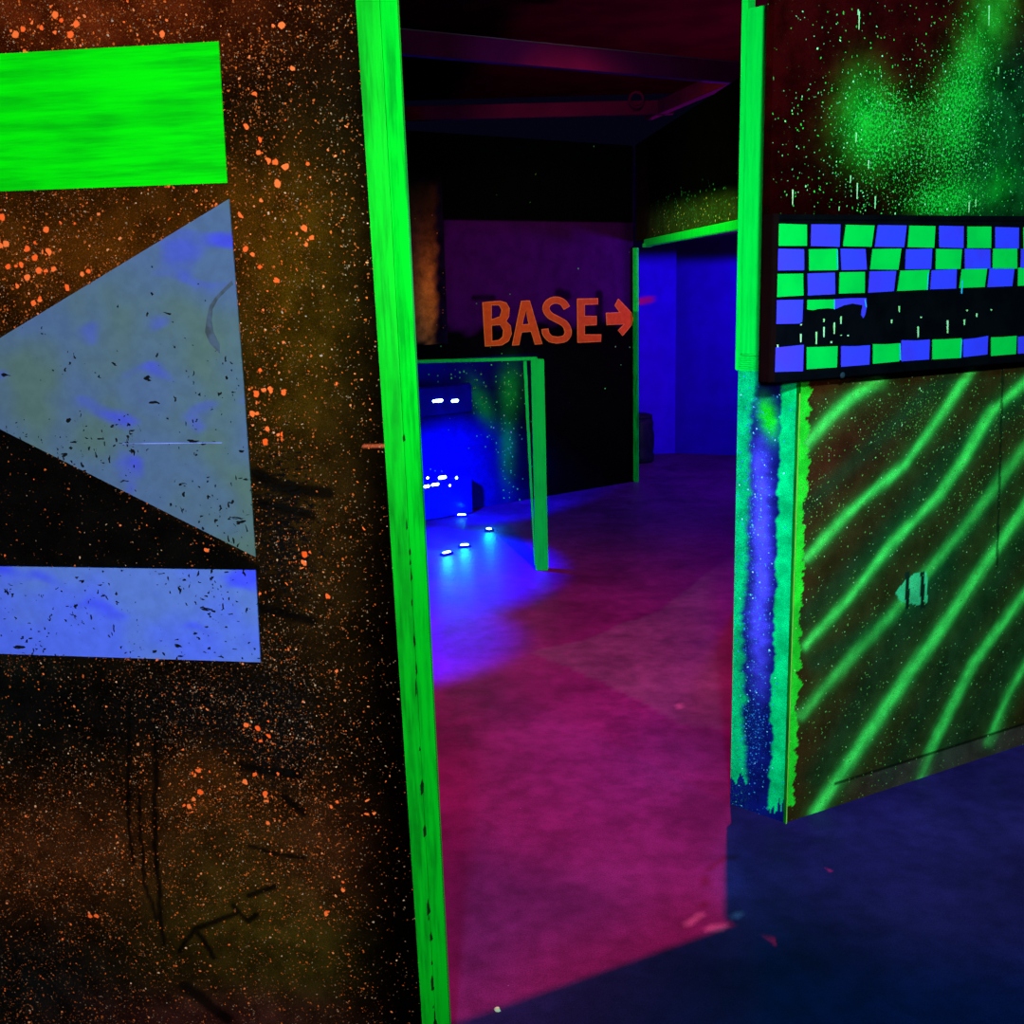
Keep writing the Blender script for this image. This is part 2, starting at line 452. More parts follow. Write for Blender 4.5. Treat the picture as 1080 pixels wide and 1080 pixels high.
wl = wall_grid('wall_left', LW, 0.9, LW.len - 0.024, 0.0, 3.40, 0.005, paint_left, LEFT_M, 0.09); tag(wl, kind='structure')
back_part = mesh_obj('wall_left_extension', box_bm(-1.6, 0.9, min(0, -LW.sv * 0.09), max(0, -LW.sv * 0.09), 0, 3.4), BLACK); LW.place(back_part)
back_part.name = 'wall_left'; tag(back_part, kind='structure')


def chipped_mat(name, a, b, c, chips, streak=(1, 1, 1)):
    m, nt, bs = mat(name); g = G(nt)
    v = g.coord()
    n = g.noise(g.warp(g.coord((1, 1, 1.8)), 4, 0.2), 7, 1.5, 0.4)
    n3 = g.noise(v, 5, 2, 0.4)
    col = g.mix(g.ss(n3, 0.40, 0.62), a, c)
    col = g.mix(g.ss(n, 0.58, 0.74), col, b)
    fine = g.ss(g.noise(g.coord(streak), 40, 3), 0.3, 0.7, 0.93, 1.06)
    vm = g.n('ShaderNodeVectorMath', operation='SCALE'); g.put(vm.inputs[0], col); g.put(vm.inputs['Scale'], fine); col = vm.outputs[0]
    patch = g.ss(g.noise(v, 8, 3), 0.35, 0.65, 0.0, 1.5)
    # chips cluster towards the lower half of the wall, where knocks land
    sep = g.n('ShaderNodeSeparateXYZ'); g.put(sep.inputs[0], v)
    low = g.ss(sep.outputs[2], 1.62, 1.30, 0.06, 1.0)
    dens = g.m('MULTIPLY', g.m('MULTIPLY', patch, low), chips)
    for off, sc in (((0, 0, 0), (1, 1, 0.5)), ((3, 0, 5), (0.4, 1, 1)), ((7, 0, 2), (1, 1, 1))):
        wv = g.warp(g.coord(sc, off), 80, 0.022)
        msk, rn = g.specks(wv, 105, dens, 0.42, 2.4, 0.2)
        col = g.mix(msk, col, (0.004, 0.005, 0.006))
    finish(g, bs, col, 0.65, 0.15, n, 0.0008)
    return m


PALE_T = chipped_mat('pale_blue_grey_paint', (0.068, 0.130, 0.26), (0.05, 0.07, 0.62), (0.075, 0.145, 0.14), 0.26)
PALE_R = chipped_mat('pale_blue_paint', (0.075, 0.145, 0.82), (0.05, 0.08, 0.92), (0.09, 0.18, 0.60), 0.26)
def brushed_green(name, hi, lo, st):
    m, nt, bs = mat(name); g = G(nt)
    n = g.noise(g.coord(st), 9, 5, 0.6); n2 = g.noise(g.coord(), 5, 3)
    f = g.m('MULTIPLY', g.ss(n, 0.35, 0.66), g.ss(n2, 0.3, 0.6, 0.35, 1.0))
    finish(g, bs, g.mix(f, hi, lo), 0.6, 0.15, n, 0.001)
    return m


GREEN_RECT = brushed_green('brushed_neon_green', (0.0, 0.80, 0.002), (0.0, 0.42, 0.003), (0.35, 1, 5))
def on_left(name, pts, m, v=0.003, label=None):
    q = [LW.uz(*p) for p in pts]
    o = mesh_obj(name, slab_bm(q, 0, LW.sv * v), m, wl)
    if label: o['label'] = label
    return o
def ext(p, qn, x):   # point on the line p-q at pixel column x
    return (x, p[1] + (qn[1] - p[1]) * (x - p[0]) / (qn[0] - p[0]))
on_left('painted_rectangle', [ext((0, 57), (231, 44), -160), (231, 44), (240, 193), ext((0, 202), (240, 193), -160)], GREEN_RECT, label='neon green painted rectangle')
on_left('painted_triangle', [(-86, 409), ext((242, 210), (0, 357), 0), (242, 210), (257, 400), (270, 587), (0, 452)], PALE_T, label='pale blue-grey painted triangle')
on_left('painted_rectangle', [ext((0, 597), (270, 601), -160), (270, 601), (275, 698), ext((0, 689), (275, 698), -160)], PALE_R, label='pale blue painted rectangle')
bm = bmesh.new()
slab_bm([LW.uz(*p) for p in ((245, 296), (238, 303), (229, 312), (222, 322), (219, 335), (217, 350), (222, 362), (233, 373), (232, 362), (226, 350), (224, 338), (225, 326), (231, 315), (240, 306), (247, 300))], LW.sv * 0.003, LW.sv * 0.0036, bm)
gs_ = mesh_obj('brush_smear', bm, plain('grey_smear', (0.04, 0.06, 0.075), (0.06, 0.10, 0.16), 40), wl); gs_['label'] = 'grey curved brush smear'
sb_ = mesh_obj('sheet_joint', slab_bm([LW.uz(130, 467.2), LW.uz(235, 466.2), LW.uz(235, 467.2), LW.uz(130, 468.2)], LW.sv * 0.003, LW.sv * 0.004), plain('joint_line', (0.06, 0.10, 0.25), (0.2, 0.3, 0.9), 14, rough=0.6), wl)

# ---- green corner post at the end of the left wall
def green_wood(name, hi, lo, crack=0.0):
    m, nt, bs = mat(name); g = G(nt)
    n = g.noise(g.coord((9, 9, 0.7)), 8, 4, 0.6); n2 = g.noise(g.coord(), 7, 4)
    f = g.m('MULTIPLY', g.ss(n, 0.38, 0.66), g.ss(n2, 0.3, 0.65, 0.3, 1.0))
    finish(g, bs, g.mix(f, hi, lo), 0.55, 0.2, n, 0.001)
    return m


GW = green_wood('neon_green_painted_timber', (0.0, 0.42, 0.010), (0.0, 0.20, 0.006))
GW2 = green_wood('green_painted_timber', (0.0, 0.76, 0.06), (0.0, 0.6, 0.05))
post = empty('corner_post', (C0[0], C0[1], 0), LW.rz)
post.rotation_euler = (0, -math.radians(0.3), LW.rz)
fw_ = 0.045
s_ = LW.sv
dark = plain('dark_gap', (0.003, 0.02, 0.004), rough=0.8)
bm = slab_bm([(-0.028, 0.0), (-0.0006, 0.0), (-0.0006, 3.40), (-0.050, 3.40)], -s_ * 0.02, s_ * 0.006)
mesh_obj('front_board', bm, GW, post)
bm = bmesh.new()
plan = [(0.0, s_ * 0.005), (0.024, -s_ * 0.016), (0.024, -s_ * 0.03), (0.0, -s_ * 0.03)]
A_ = [bm.verts.new((x, y, 0)) for x, y in plan]; B_ = [bm.verts.new((x, y, 3.40)) for x, y in plan]
bm.faces.new(A_); bm.faces.new(B_[::-1])
for k in range(4): bm.faces.new((A_[(k + 1) % 4], A_[k], B_[k], B_[(k + 1) % 4]))
bmesh.ops.recalc_face_normals(bm, faces=bm.faces)
eb = mesh_obj('edge_board', bm, GW, post)
# irregular chips along the joint of the two boards
bm = bmesh.new()
for k in range(26):
    z = 0.05 + abs(random.gauss(0, 0.6)) if k < 20 else random.uniform(0.8, 2.4)
    if z > 3: continue
    h = random.uniform(0.008, 0.04); wd = random.uniform(0.0012, 0.0045 if z < 0.9 else 0.0022); x0 = -0.002 + random.uniform(-0.001, 0.002)
    pts = [(x0 + wd * random.uniform(-1, -0.5), z), (x0 + wd * random.uniform(0.5, 1.2), z + 0.2 * h), (x0 + wd * random.uniform(0.3, 1), z + 0.7 * h), (x0 + wd * 0.2, z + h), (x0 - wd * random.uniform(0.4, 1), z + 0.6 * h)]
    slab_bm(pts, s_ * 0.0035, s_ * 0.0066, bm)
ch_ = mesh_obj('paint_chips', bm, dark, post); ch_['kind'] = 'stuff'; ch_['label'] = 'dark chips in the green paint'
tag(post, 'tall neon green boxed corner post at the right end of the orange-speckled wall', 'post')

# ---- right wall: striped lower part and its end face
pc, pr_, plf = fl(828, 868), fl(1080, 785), fl(770, 848)
RW = Plane(pc, pr_)
PF = Plane(plf, pc)
STR = [([(840, 480), (851, 466), (874, 440), (900, 418), (928, 400)], 8, .9), ([(851, 588), (893, 542), (953, 491), (981, 454), (1026, 388)], 6, .95),
       ([(849, 681), (897, 630), (944, 570), (990, 523), (1018, 482), (1045, 435), (1085, 400)], 6, 1.0),
       ([(845, 755), (893, 699), (944, 644), (971, 611), (1018, 556), (1085, 468)], 7, .6), ([(860, 858), (916, 773), (953, 718), (999, 653), (1036, 598), (1090, 522)], 7, 1.1),
       ([(966, 836), (990, 773), (1027, 699), (1090, 615)], 6, 1.0), ([(1043, 783), (1064, 732), (1100, 670)], 6, .9)]
for _k, (_p, _w, _s) in enumerate(STR):      # the stripes run on past the edge of the photograph
    if _k > 1: _p.append((_p[-1][0] + 90, _p[-1][1] - 120)); _p.append((_p[-1][0] + 70, _p[-1][1] - 70))
STR += [([(1110, 790), (1180, 650), (1300, 520)], 6, .9), ([(1190, 800), (1260, 670), (1340, 590)], 6, .8)]
DST = [([(845, 540), (981, 412), (1000, 400)], 11), ([(850, 650), (930, 570), (1000, 480), (1080, 420)], 14), ([(860, 700), (960, 640), (1060, 500)], 12), ([(860, 820), (930, 700), (1000, 600)], 14),
       ([(935, 820), (1000, 700), (1085, 560)], 13), ([(1000, 800), (1085, 660)], 16)]


def paint_right(px, py, u, z):
    rgb = np.tile(np.array([[0.075, 0.014, 0.004]]), (len(px), 1))
    rgb = blend(rgb, 0.7 * ga(px, py, 1010, 620, 160, 240), (0.05, 0.026, 0.006))
    rgb = blend(rgb, 0.9 * ga(px, py, 880, 480, 60, 60), (0.10, 0.008, 0.004))
    for pts, wd in DST:
        d = pdist(px, py, pts); rgb = blend(rgb, 0.6 * np.exp(-(d / wd) ** 2), (0.006, 0.038, 0.012))
    wv = vnoise(px * 0.09 + py * 0.05, 3) * 2.2
    for pts, wd, k in STR:
        d = pdist(px + wv, py, pts)
        rgb = blend(rgb, 0.35 * k * np.exp(-(d / (wd * 2.1)) ** 2), (0.0, 0.16, 0.025))
        rgb = blend(rgb, np.clip(k * np.exp(-(d / (wd * 0.76)) ** 2.0), 0, 1), (0.13, 0.70, 0.085))
    # green band along the corner
    e = px + vnoise(py / 9.0, 4) * 5.0 - (854 - 0.036 * (py - 405))
    rgb = blend(rgb, (e < 0) * (py < 850), (0.03, 0.62, 0.02))
    # knocked patch
    p = inpoly(px, py, [(944, 625), (955, 612), (966, 604), (978, 603), (978, 636), (968, 638), (950, 635)]); rgb = blend(rgb, p * 0.9, (0.10, 0.58, 0.20))
    for x in (957, 973): rgb = blend(rgb, (np.abs(px - x) < 2.2) * (py > 603) * (py < 642), (0.01, 0.02, 0.01))
    # sheet joint
    rgb = blend(rgb, 0.7 * (np.abs(px - (1058 - 0.03 * (py - 380))) < 1.3) * (py < 600), (0.005, 0.01, 0.004))
    sk = (z < 0.075) & (px > 862); rgb = blend(rgb, sk * 0.4 * sm(px, 862, 960), (0.16, 0.05, 0.05))
    lo = np.abs(z - 0.078) < 0.006; rgb = blend(rgb, lo * (px > 880) * 0.8, (0.01, 0.006, 0.004))
    d1 = 0.25 + 0.5 * ga(px, py, 935, 440, 60, 40) + 0.6 * ga(px, py, 985, 430, 30, 50) + 0.5 * ga(px, py, 1065, 440, 30, 50) + 0.5 * ga(px, py, 870, 530, 30, 40) + 0.5 * ga(px, py, 1020, 530, 30, 25) + 0.3 * ga(px, py, 900, 780, 60, 60)
    d2 = 0.35 + 0.3 * ga(px, py, 960, 450, 80, 60)
    return np.clip(rgb, 0, 1), np.stack([d1, d2, d1 * 0], 1), np.full(len(px), 0.15)


RL = [(0, 150, 0.46, 0.60, (0.30, 0.36, 0.05, 1), (0.10, 0.18, 0.03, 1), 1.6), (1, 110, 0.26, 0.30, (1.0, 0.80, 0.35, 1), (0.35, 0.55, 0.10, 1), 2.0), (0, 60, 0.16, 0.35, (1.0, 0.8, 0.35, 1), (0.5, 0.8, 0.12, 1), 2.0)]
RIGHT_M = sprayed('green_striped_ply', RL, (12, 0.7, 1.3), None, mist=((0, 160, 0.74, 0.16, (0.10, 0.22, 0.03, 1)), (1, 330, 0.66, 0.05, (0.16, 0.08, 0.02, 1))))
ur = RW.uz(1300, 500)[0]
wr = wall_grid('wall_right', RW, 0.0, 2.3, 0.0, 1.40, 0.005, paint_right, RIGHT_M, 0.05); tag(wr, kind='structure')


def paint_end(px, py, u, z):
    t = (py - 405) / 443.0
    xl = 777 - 7 * t; xr = 841 - 13 * t
    rgb = np.tile(np.array([[0.006, 0.008, 0.13]]), (len(px), 1))
    w1 = vnoise(py / 11.0, 5) * 2.6; w2 = vnoise(py / 11.0, 6) * 2.6
    core = np.exp(-(((px - (803 - 2 * t)) + w1 * 1.5) / 9.0) ** 2) * sm(py, 440, 510) * (1 - sm(py, 650, 760))
    rgb = blend(rgb, np.clip(core * 1.1, 0, 1), (0.12, 0.07, 0.95))
    ld = (px - xl) + w1 * 1.6
    lw = np.where(py < 430, 22 - (py - 405) * 0.4, 12) + 3 * np.sin(py / 60.0)
    rgb = blend(rgb, (1 - sm(ld, lw - 3, lw + 5)) * (py < 822 + 10 * vnoise(px / 3.0, 3)), (0.0, 0.55, 0.16))
    rd = (xr - px) + w2 * 1.3
    rgb = blend(rgb, (1 - sm(rd, 15, 18)) * (py < 850 + 3 * vnoise(px / 2.0, 2) * 4), (0.0, 0.66, 0.17))
    rgb = blend(rgb, np.clip(1.3 * ga(px + w1, py, 811, 440, 8, 18, -15), 0, 1), (0.01, 0.75, 0.02))
    d = ga(px, py, 795, 600, 16, 220) * 0.9 + 0.5 * ga(px, py, 800, 780, 16, 60) + 0.3 * ga(px, py, 812, 440, 16, 30)
    g2 = 0.7 * (1 - sm(px - xl, 14, 30))
    rgb = rgb * (0.65 + 0.0 * t)[:, None] if False else rgb
    return np.clip(rgb, 0, 1), np.stack([d, np.clip(g2, 0, 1), d * 0], 1), np.full(len(px), 0.1)


PL_ = [(0, 170, 0.5, 0.75, (0.04, 0.35, 0.75, 1), (0.03, 0.10, 0.6, 1), 1.6), (0, 100, 0.30, 0.45, (0.55, 0.85, 1.0, 1), (0.15, 0.5, 0.9, 1), 2.0), (1, 110, 0.35, 0.35, (0.1, 0.7, 0.4, 1), (0.02, 0.12, 0.08, 1), 2.0)]
END_M = sprayed('blue_sprayed_end', PL_, (14, 0.6, 1.3), None, mist=((1, 220, 0.68, 0.16, (0.01, 0.10, 0.09, 1)), (0, 260, 0.70, 0.12, (0.02, 0.18, 0.5, 1))))
pe = wall_grid('wall_end', PF, 0.0, PF.len, 0.0, 1.345, 0.0035, paint_end, END_M, 0.05); tag(pe, kind='structure')
# corner strip between the two faces
cs = empty('corner_bead', (pc[0], pc[1], 0), RW.rz)
mesh_obj('bead', box_bm(-0.004, 0.005, min(-RW.sv * 0.006, RW.sv * 0.005), max(-RW.sv * 0.006, RW.sv * 0.005), 0.0, 1.322, 0.002), plain('dark_green_timber', (0.0, 0.09, 0.006), (0.0, 0.25, 0.01), 10, (3, 3, 0.5)), cs)
mesh_obj('lip', box_bm(-0.0015, 0.0012, RW.sv * 0.005 - 0.0015, RW.sv * 0.005 + 0.0015, 0.0, 1.29), plain('yellow_green_lip', (0.45, 0.62, 0.06), rough=0.5), cs)
tag(cs, 'thin green corner bead between the blue end face and the striped wall', 'bead')

# ---- sprayed upper panel over the right wall
UP = Plane(RW.a + RW.n * 0.03, RW.a + RW.u + RW.n * 0.03)
u_left = UP.uz(811, 250)[0]


def paint_upper(px, py, u, z):
    rgb = np.tile(np.array([[0.05, 0.0006, 0.001]]), (len(px), 1)) * (1 - 0.75 * sm(py, 20, 240))[:, None]
    rgb = blend(rgb, 0.9 * sm(px, 960, 1060) * sm(py + px * 0.4, 420, 520), (0.003, 0.014, 0.006))
    for cx, cy, rx, ry, an, k in ((910, 118, 20, 36, 0, .9), (925, 140, 34, 34, 0, .35), (1040, 30, 20, 60, 18, .55), (1015, 95, 20, 42, 15, .55), (990, 130, 70, 30, -10, .15), (1000, 215, 34, 18, -20, .5), (1055, 195, 12, 20, 25, .55), (1040, 160, 60, 60, 0, .12), (1100, 215, 40, 30, 0, .12), (1050, 10, 16, 30, 10, .3)):
        rgb = blend(rgb, 0.55 * k * ga(px, py, cx, cy, rx, ry, an), (0.01, 0.45, 0.02))
    d = 0.05 + 0.8 * ga(px, py, 920, 130, 40, 60) + 0.32 * ga(px, py, 975, 120, 60, 40) + 0.8 * ga(px, py, 1020, 80, 32, 90, 15) + 0.35 * ga(px, py, 1030, 170, 60, 50) + 0.7 * ga(px, py, 995, 215, 45, 25) + 0.25 * ga(px, py, 950, 180, 90, 60)
    s2 = 0.15 + 0.6 * ga(px, py, 960, 150, 90, 70) + 0.3 * ga(px, py, 1040, 100, 50, 90)
    return np.clip(rgb, 0, 1), np.stack([d, s2, d * 0], 1), np.full(len(px), 0.1)


UL = [(0, 170, 0.48, 0.75, (0.04, 0.60, 0.05, 1), (0.06, 0.30, 0.05, 1), 1.3), (1, 150, 0.36, 0.65, (0.45, 0.60, 0.25, 1), (0.15, 0.25, 0.10, 1), 1.8), (0, 80, 0.24, 0.55, (0.9, 0.95, 0.45, 1), (0.2, 0.7, 0.15, 1), 1.8)]
UP_M = sprayed('green_clouded_panel', UL, (10, 0.4, 1.6), None, mist=((0, 130, 0.74, 0.24, (0.01, 0.50, 0.03, 1)), (1, 300, 0.68, 0.10, (0.03, 0.10, 0.03, 1))))
up = wall_grid('wall_right', UP, u_left, 2.3, 1.33, 3.40, 0.005, paint_upper, UP_M, 0.028); tag(up, kind='structure')
drip_m = plain('pale_green_drips', (0.9, 0.75, 0.4), (0.5, 0.7, 0.2), 60)
bm = bmesh.new()
for x, y0, y1 in ((906, 12, 31), (905, 10, 16), (904, 193, 210), (923, 207, 220), (916, 169, 178), (897, 185, 193), (1043, 6, 27), (1022, 213, 224), (1029, 210, 218), (1053, 71, 78), (836, 200, 216), (885, 218, 222), (903, 140, 150)):
    w_ = 0.0016
    ua, za = UP.uz(x, y0); ub, zb = UP.uz(x - 0.4, y1)
    slab_bm([(ua - w_ * 1.3, za), (ua + w_ * 1.3, za), (ub + w_ * 0.6, zb + 0.006), (ub + w_ * 0.9, zb + 0.002), (ub, zb - 0.001), (ub - w_ * 0.9, zb + 0.002), (ub - w_ * 0.6, zb + 0.006)], 0, UP.sv * 0.0014, bm)
dp = mesh_obj('paint_drips', bm, drip_m, up); dp['label'] = 'pale green paint drips'; dp['kind'] = 'stuff'

# ---- tall green post on top of the pillar
PP = Plane(plf, pc)
gp = empty('timber_post', (plf[0], plf[1], 0), PP.rz)
sv = PP.sv
w0 = PP.uz(776.5, 395)[0]; w1 = PP.uz(805, 395)[0]
def vb(a, b): return (min(sv * a, sv * b), max(sv * a, sv * b))
y0_, y1_ = vb(-0.06, 0.0)
bm = box_bm(0.003, 0.09, y0_, y1_, 1.388, 2.30, 0.005)
mesh_obj('upright', bm, GW2, gp)
y0_, y1_ = vb(-0.055, -0.012)
mesh_obj('side_strip', box_bm(-0.018, 0.0005, y0_, y1_, 1.345, 2.36, 0.002), GW2, gp)
bm = bmesh.new()
for k in range(7):
    z = 1.3452 + k * 0.006
    a_, b_ = vb(-0.06 + 0.001 * (k % 2), 0.001 + 0.0015 * (k % 2)); box_bm(0.001 + 0.002 * (k % 2), 0.09 - random.uniform(0, 0.004), a_, b_, z, z + 0.0052, 0.001, 1, bm)
mesh_obj('ribbed_foot', bm, GW2, gp)
tag(gp, 'tall bright green timber post standing on the blue pillar left of the chequered board', 'post')

# ---- header over the opening, from the post to the left
hd = np.array([-0.91, -0.44]); hd /= np.linalg.norm(hd)
HW = Plane(plf + hd * 1.9, plf + hd * -0.03)
h_ = mesh_obj('wall_header', box_bm(0, HW.len, -0.03, 0.03, 2.435, 3.42), BLACK); HW.place(h_); tag(h_, kind='structure')

# ---- back wall with the BASE lettering
bL, bR = np.array((.335, 7.944)), np.array((1.002, 8.404))
BW = Plane(bL + (bL - bR) * 2.3, bR + (bR - bL) / np.linalg.norm(bR - bL) * 0.0)


def paint_back(px, py, u, z):
    rgb = np.tile(np.array([[0.0012, 0.0012, 0.0012]]), (len(px), 1))
    top = 232 + (px - 468) * 0.015
    bot = 352 + (px - 468) * -0.06 + wob(px, py, 1.2) * 3
    m_ = sm(py, top - 1, top + 1) * (1 - sm(py, bot - 12, bot + 4)) * sm(px, 464, 472) * (1 - 0.6 * sm(px, 652, 664))
    rgb = blend(rgb, m_, (0.028, 0.002, 0.05))
    for pts, wd in (([(500, 314), (520, 314)], 3), ([(590, 309), (598, 312)], 5), ([(632, 310), (632, 345)], 4), ([(569, 342), (576, 344)], 2)):
        rgb = blend(rgb, 0.8 * (1 - sm(pdist(px, py, pts), wd * .5, wd * 1.5)), (0.002, 0.001, 0.002))
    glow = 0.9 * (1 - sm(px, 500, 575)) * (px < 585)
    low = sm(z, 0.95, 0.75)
    rgb = blend(rgb, np.clip(glow * (z < 1.1) * 0.9, 0, 1), (0.004, 0.0015, 0.16))  # pool of blue light painted into the lower wall's colour
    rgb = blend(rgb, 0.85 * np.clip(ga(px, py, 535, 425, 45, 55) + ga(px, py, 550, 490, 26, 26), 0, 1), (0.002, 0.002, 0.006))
    for cx, cy, rx, ry, an in ((538, 410, 10, 22, 0), (508, 425, 8, 22, -25), (535, 470, 7, 30, 0)):
        rgb = blend(rgb, 0.5 * ga(px, py, cx, cy, rx, ry, an), (0.004, 0.5, 0.02))
    d = 0.9 * ga(px, py, 538, 410, 12, 28) + 0.7 * ga(px, py, 508, 425, 11, 24, -25) + 0.6 * ga(px, py, 534, 470, 12, 40) + 0.3 * ga(px, py, 500, 395, 25, 12) + 0.06 + 0.3 * ga(px, py, 535, 520, 25, 10)
    d = (d * (px < 575) + 0.01) * (z < 1.2) + 0.004
    return np.clip(rgb, 0, 1), np.stack([d, d * 0, d * 0], 1), np.full(len(px), 0.05)


def _neg(z): return z
BL_ = [(0, 55, 0.42, 0.8, (0.05, 0.90, 0.08, 1), (0.10, 0.30, 0.06, 1), 1.8), (0, 32, 0.22, 0.25, (0.3, 0.6, 0.3, 1), (0.5, 0.4, 0.2, 1), 1.5)]
BACK_M = sprayed('back_wall_paint', BL_, (8, 0.8, 1.2), None)
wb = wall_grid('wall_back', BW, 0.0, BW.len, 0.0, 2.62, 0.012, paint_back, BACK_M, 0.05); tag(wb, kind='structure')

# orange brushed partition standing just in front of the back wall, at its left
ou = BW.uz(466, 300)[0]


def paint_orange(px, py, u, z):
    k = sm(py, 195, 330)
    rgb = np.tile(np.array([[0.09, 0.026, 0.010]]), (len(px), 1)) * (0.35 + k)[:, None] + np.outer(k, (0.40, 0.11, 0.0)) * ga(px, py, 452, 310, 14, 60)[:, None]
    rgb = blend(rgb, sm(px + wob(px, py) * 1.5, 455, 464), (0.004, 0.002, 0.008))
    rgb = blend(rgb, sm(py + wob(px, py, 0.7) * 6, 350, 372), (0.002, 0.002, 0.004))
    rgb = blend(rgb, 1 - sm(py, 188, 200), (0.004, 0.002, 0.003))
    return rgb, np.stack([k * 0.3 * (py < 350), k * 0, k * 0], 1), np.full(len(px), 0.2)


OR_M = sprayed('orange_brushed', [(0, 60, 0.35, 0.5, (0.45, 0.12, 0.02, 1), (0.2, 0.08, 0.02, 1), 2.0)], (9, 0.5, 1.5), None)
wo = wall_grid('wall_partition', BW, max(0.0, ou - 0.75), ou, 1.215, 2.35, 0.012, paint_orange, OR_M, 0.045, 0.052); tag(wo, kind='structure')

# ---- BASE lettering
ORANGE = plain('orange_letter_paint', (0.52, 0.09, 0.004), (0.44, 0.07, 0.003), 30)
EDGE_O = plain('light_orange_letter_edge', (0.72, 0.20, 0.02), (0.62, 0.16, 0.015), 30)
sign = empty('painted_sign'); BW.place(sign)
def cr(p): return (490 + p[0] / 5.143, 290 + p[1] / 5.143)


def curve_mesh(name, loops, m, parent, v, th):
    cu = bpy.data.curves.new('tmp', 'CURVE'); cu.dimensions = '2D'; cu.fill_mode = 'BOTH'; cu.extrude = th / 2
    for lp in loops:
        sp = cu.splines.new('POLY'); sp.points.add(len(lp) - 1); sp.use_cyclic_u = True
        for p, (a_, b_) in zip(sp.points, lp): p.co = (a_, b_, 0, 1)
    ob = bpy.data.objects.new('tmp', cu); COL.objects.link(ob)
    dg = bpy.context.evaluated_depsgraph_get(); dg.update()
    me = bpy.data.meshes.new_from_object(ob.evaluated_get(dg)); bpy.data.objects.remove(ob); bpy.data.curves.remove(cu)
    me.transform(Matrix(((1, 0, 0, 0), (0, 0, -1, v), (0, 1, 0, 0), (0, 0, 0, 1))))
    me.materials.clear(); me.materials.append(m); me.name = name
    o = bpy.data.objects.new(name, me); COL.objects.link(o); o.parent = parent
    return o


def stroke(pts, wd):
    L, Rr = [], []
    for i, p in enumerate(pts):
        a_ = pts[max(0, i - 1)]; b_ = pts[min(len(pts) - 1, i + 1)]
        dx, dy = b_[0] - a_[0], b_[1] - a_[1]; l = math.hypot(dx, dy)
        L.append((p[0] - dy / l * wd / 2, p[1] + dx / l * wd / 2)); Rr.append((p[0] + dy / l * wd / 2, p[1] - dx / l * wd / 2))
    return L + Rr[::-1]


def smooth_path(pts, n=4):
    out = []
    for i in range(len(pts) - 1):
        p0, p1, p2, p3 = pts[max(0, i - 1)], pts[i], pts[i + 1], pts[min(len(pts) - 1, i + 2)]
        for k in range(n):
            t = k / n
            out.append(tuple(0.5 * (2 * p1[j] + (p2[j] - p0[j]) * t + (2 * p0[j] - 5 * p1[j] + 4 * p2[j] - p3[j]) * t * t + (3 * p1[j] - p0[j] - 3 * p2[j] + p3[j]) * t ** 3) for j in (0, 1)))
    return out + [pts[-1]]


Bl = [[(95, 148), (190, 140), (225, 150), (242, 180), (240, 225), (225, 250), (248, 275), (254, 320), (237, 360), (200, 382), (108, 388)],
      [(145, 165), (185, 165), (199, 190), (190, 225), (145, 240)], [(146, 275), (190, 272), (208, 300), (204, 335), (185, 352), (148, 358)]]
Al = [[(305, 140), (352, 138), (420, 374), (380, 378), (358, 308), (308, 312), (294, 380), (255, 384)], [(330, 195), (346, 265), (312, 268)]]
Sl = [stroke(smooth_path([(553, 180), (530, 148), (490, 136), (452, 152), (440, 185), (462, 220), (505, 243), (545, 270), (560, 310), (545, 342), (505, 353), (465, 346), (440, 320), (434, 292)]), 38)]
El = [[(608, 128), (722, 126), (722, 160), (650, 162), (650, 222), (715, 222), (715, 272), (650, 275), (650, 322), (740, 322), (738, 362), (610, 368)]]
Ar = [[(765, 205), (838, 202), (812, 165), (832, 128), (905, 205), (913, 240), (903, 275), (855, 332), (830, 300), (862, 268), (768, 272)]]
def shrink(lp, d):
    # inset a loop by d pixels of the crop (sign from its orientation)
    n = len(lp); ar = sum(lp[i][0] * lp[(i + 1) % n][1] - lp[(i + 1) % n][0] * lp[i][1] for i in range(n))
    s = 1 if ar > 0 else -1; out = []
    for i in range(n):
        p, a_, b_ = np.array(lp[i]), np.array(lp[i - 1]), np.array(lp[(i + 1) % n])
        e1 = (p - a_) / max(1e-6, np.linalg.norm(p - a_)); e2 = (b_ - p) / max(1e-6, np.linalg.norm(b_ - p))
        n1 = np.array([-e1[1], e1[0]]) * s; n2 = np.array([-e2[1], e2[0]]) * s; nn = n1 + n2
        k = np.linalg.norm(nn); nn = nn / k if k > 0.2 else n1
        out.append(tuple(p + nn * d / max(0.5, nn @ n1)))
    return out
for nm, lps in (('letter', Bl), ('letter', Al), ('letter', Sl), ('letter', El), ('arrow', Ar)):
    o = curve_mesh(nm, [[BW.uz(*cr(p)) for p in lp] for lp in lps], EDGE_O, sign, BW.sv * 0.003, 0.004)
    ins = [[BW.uz(*cr(p)) for p in shrink(lp, 4.0 if i == 0 else -4.0)] for i, lp in enumerate(lps)]
    f_ = curve_mesh('face', ins, ORANGE, o, BW.sv * 0.0045, 0.004)
tag(sign, 'orange BASE lettering with a right-pointing arrow on the purple and black back wall', 'sign')

# jamb at the right end of the back wall
jb = empty('door_jamb', (bR[0], bR[1], 0), BW.rz)
GJ = green_wood('weathered_green_timber', (0.0, 0.45, 0.04), (0.0, 0.12, 0.01))
GJ2 = plain('mint_green_paint', (0.01, 0.9, 0.06), (0.0, 0.7, 0.05), 30)
mesh_obj('upright', box_bm(0.0, 0.022, -0.045, 0.012, 0.0, 1.37, 0.003), GJ, jb)
mesh_obj('upper_upright', box_bm(0.0, 0.024, -0.045, 0.014, 1.37, 1.86, 0.004), GJ2, jb)
tag(jb, 'thin green door jamb just right of the arrow, beside the blue room', 'jamb')

# ---- wall with the doorway into the blue room
LN = Plane((1.047, 8.038), (1.40, 3.85))


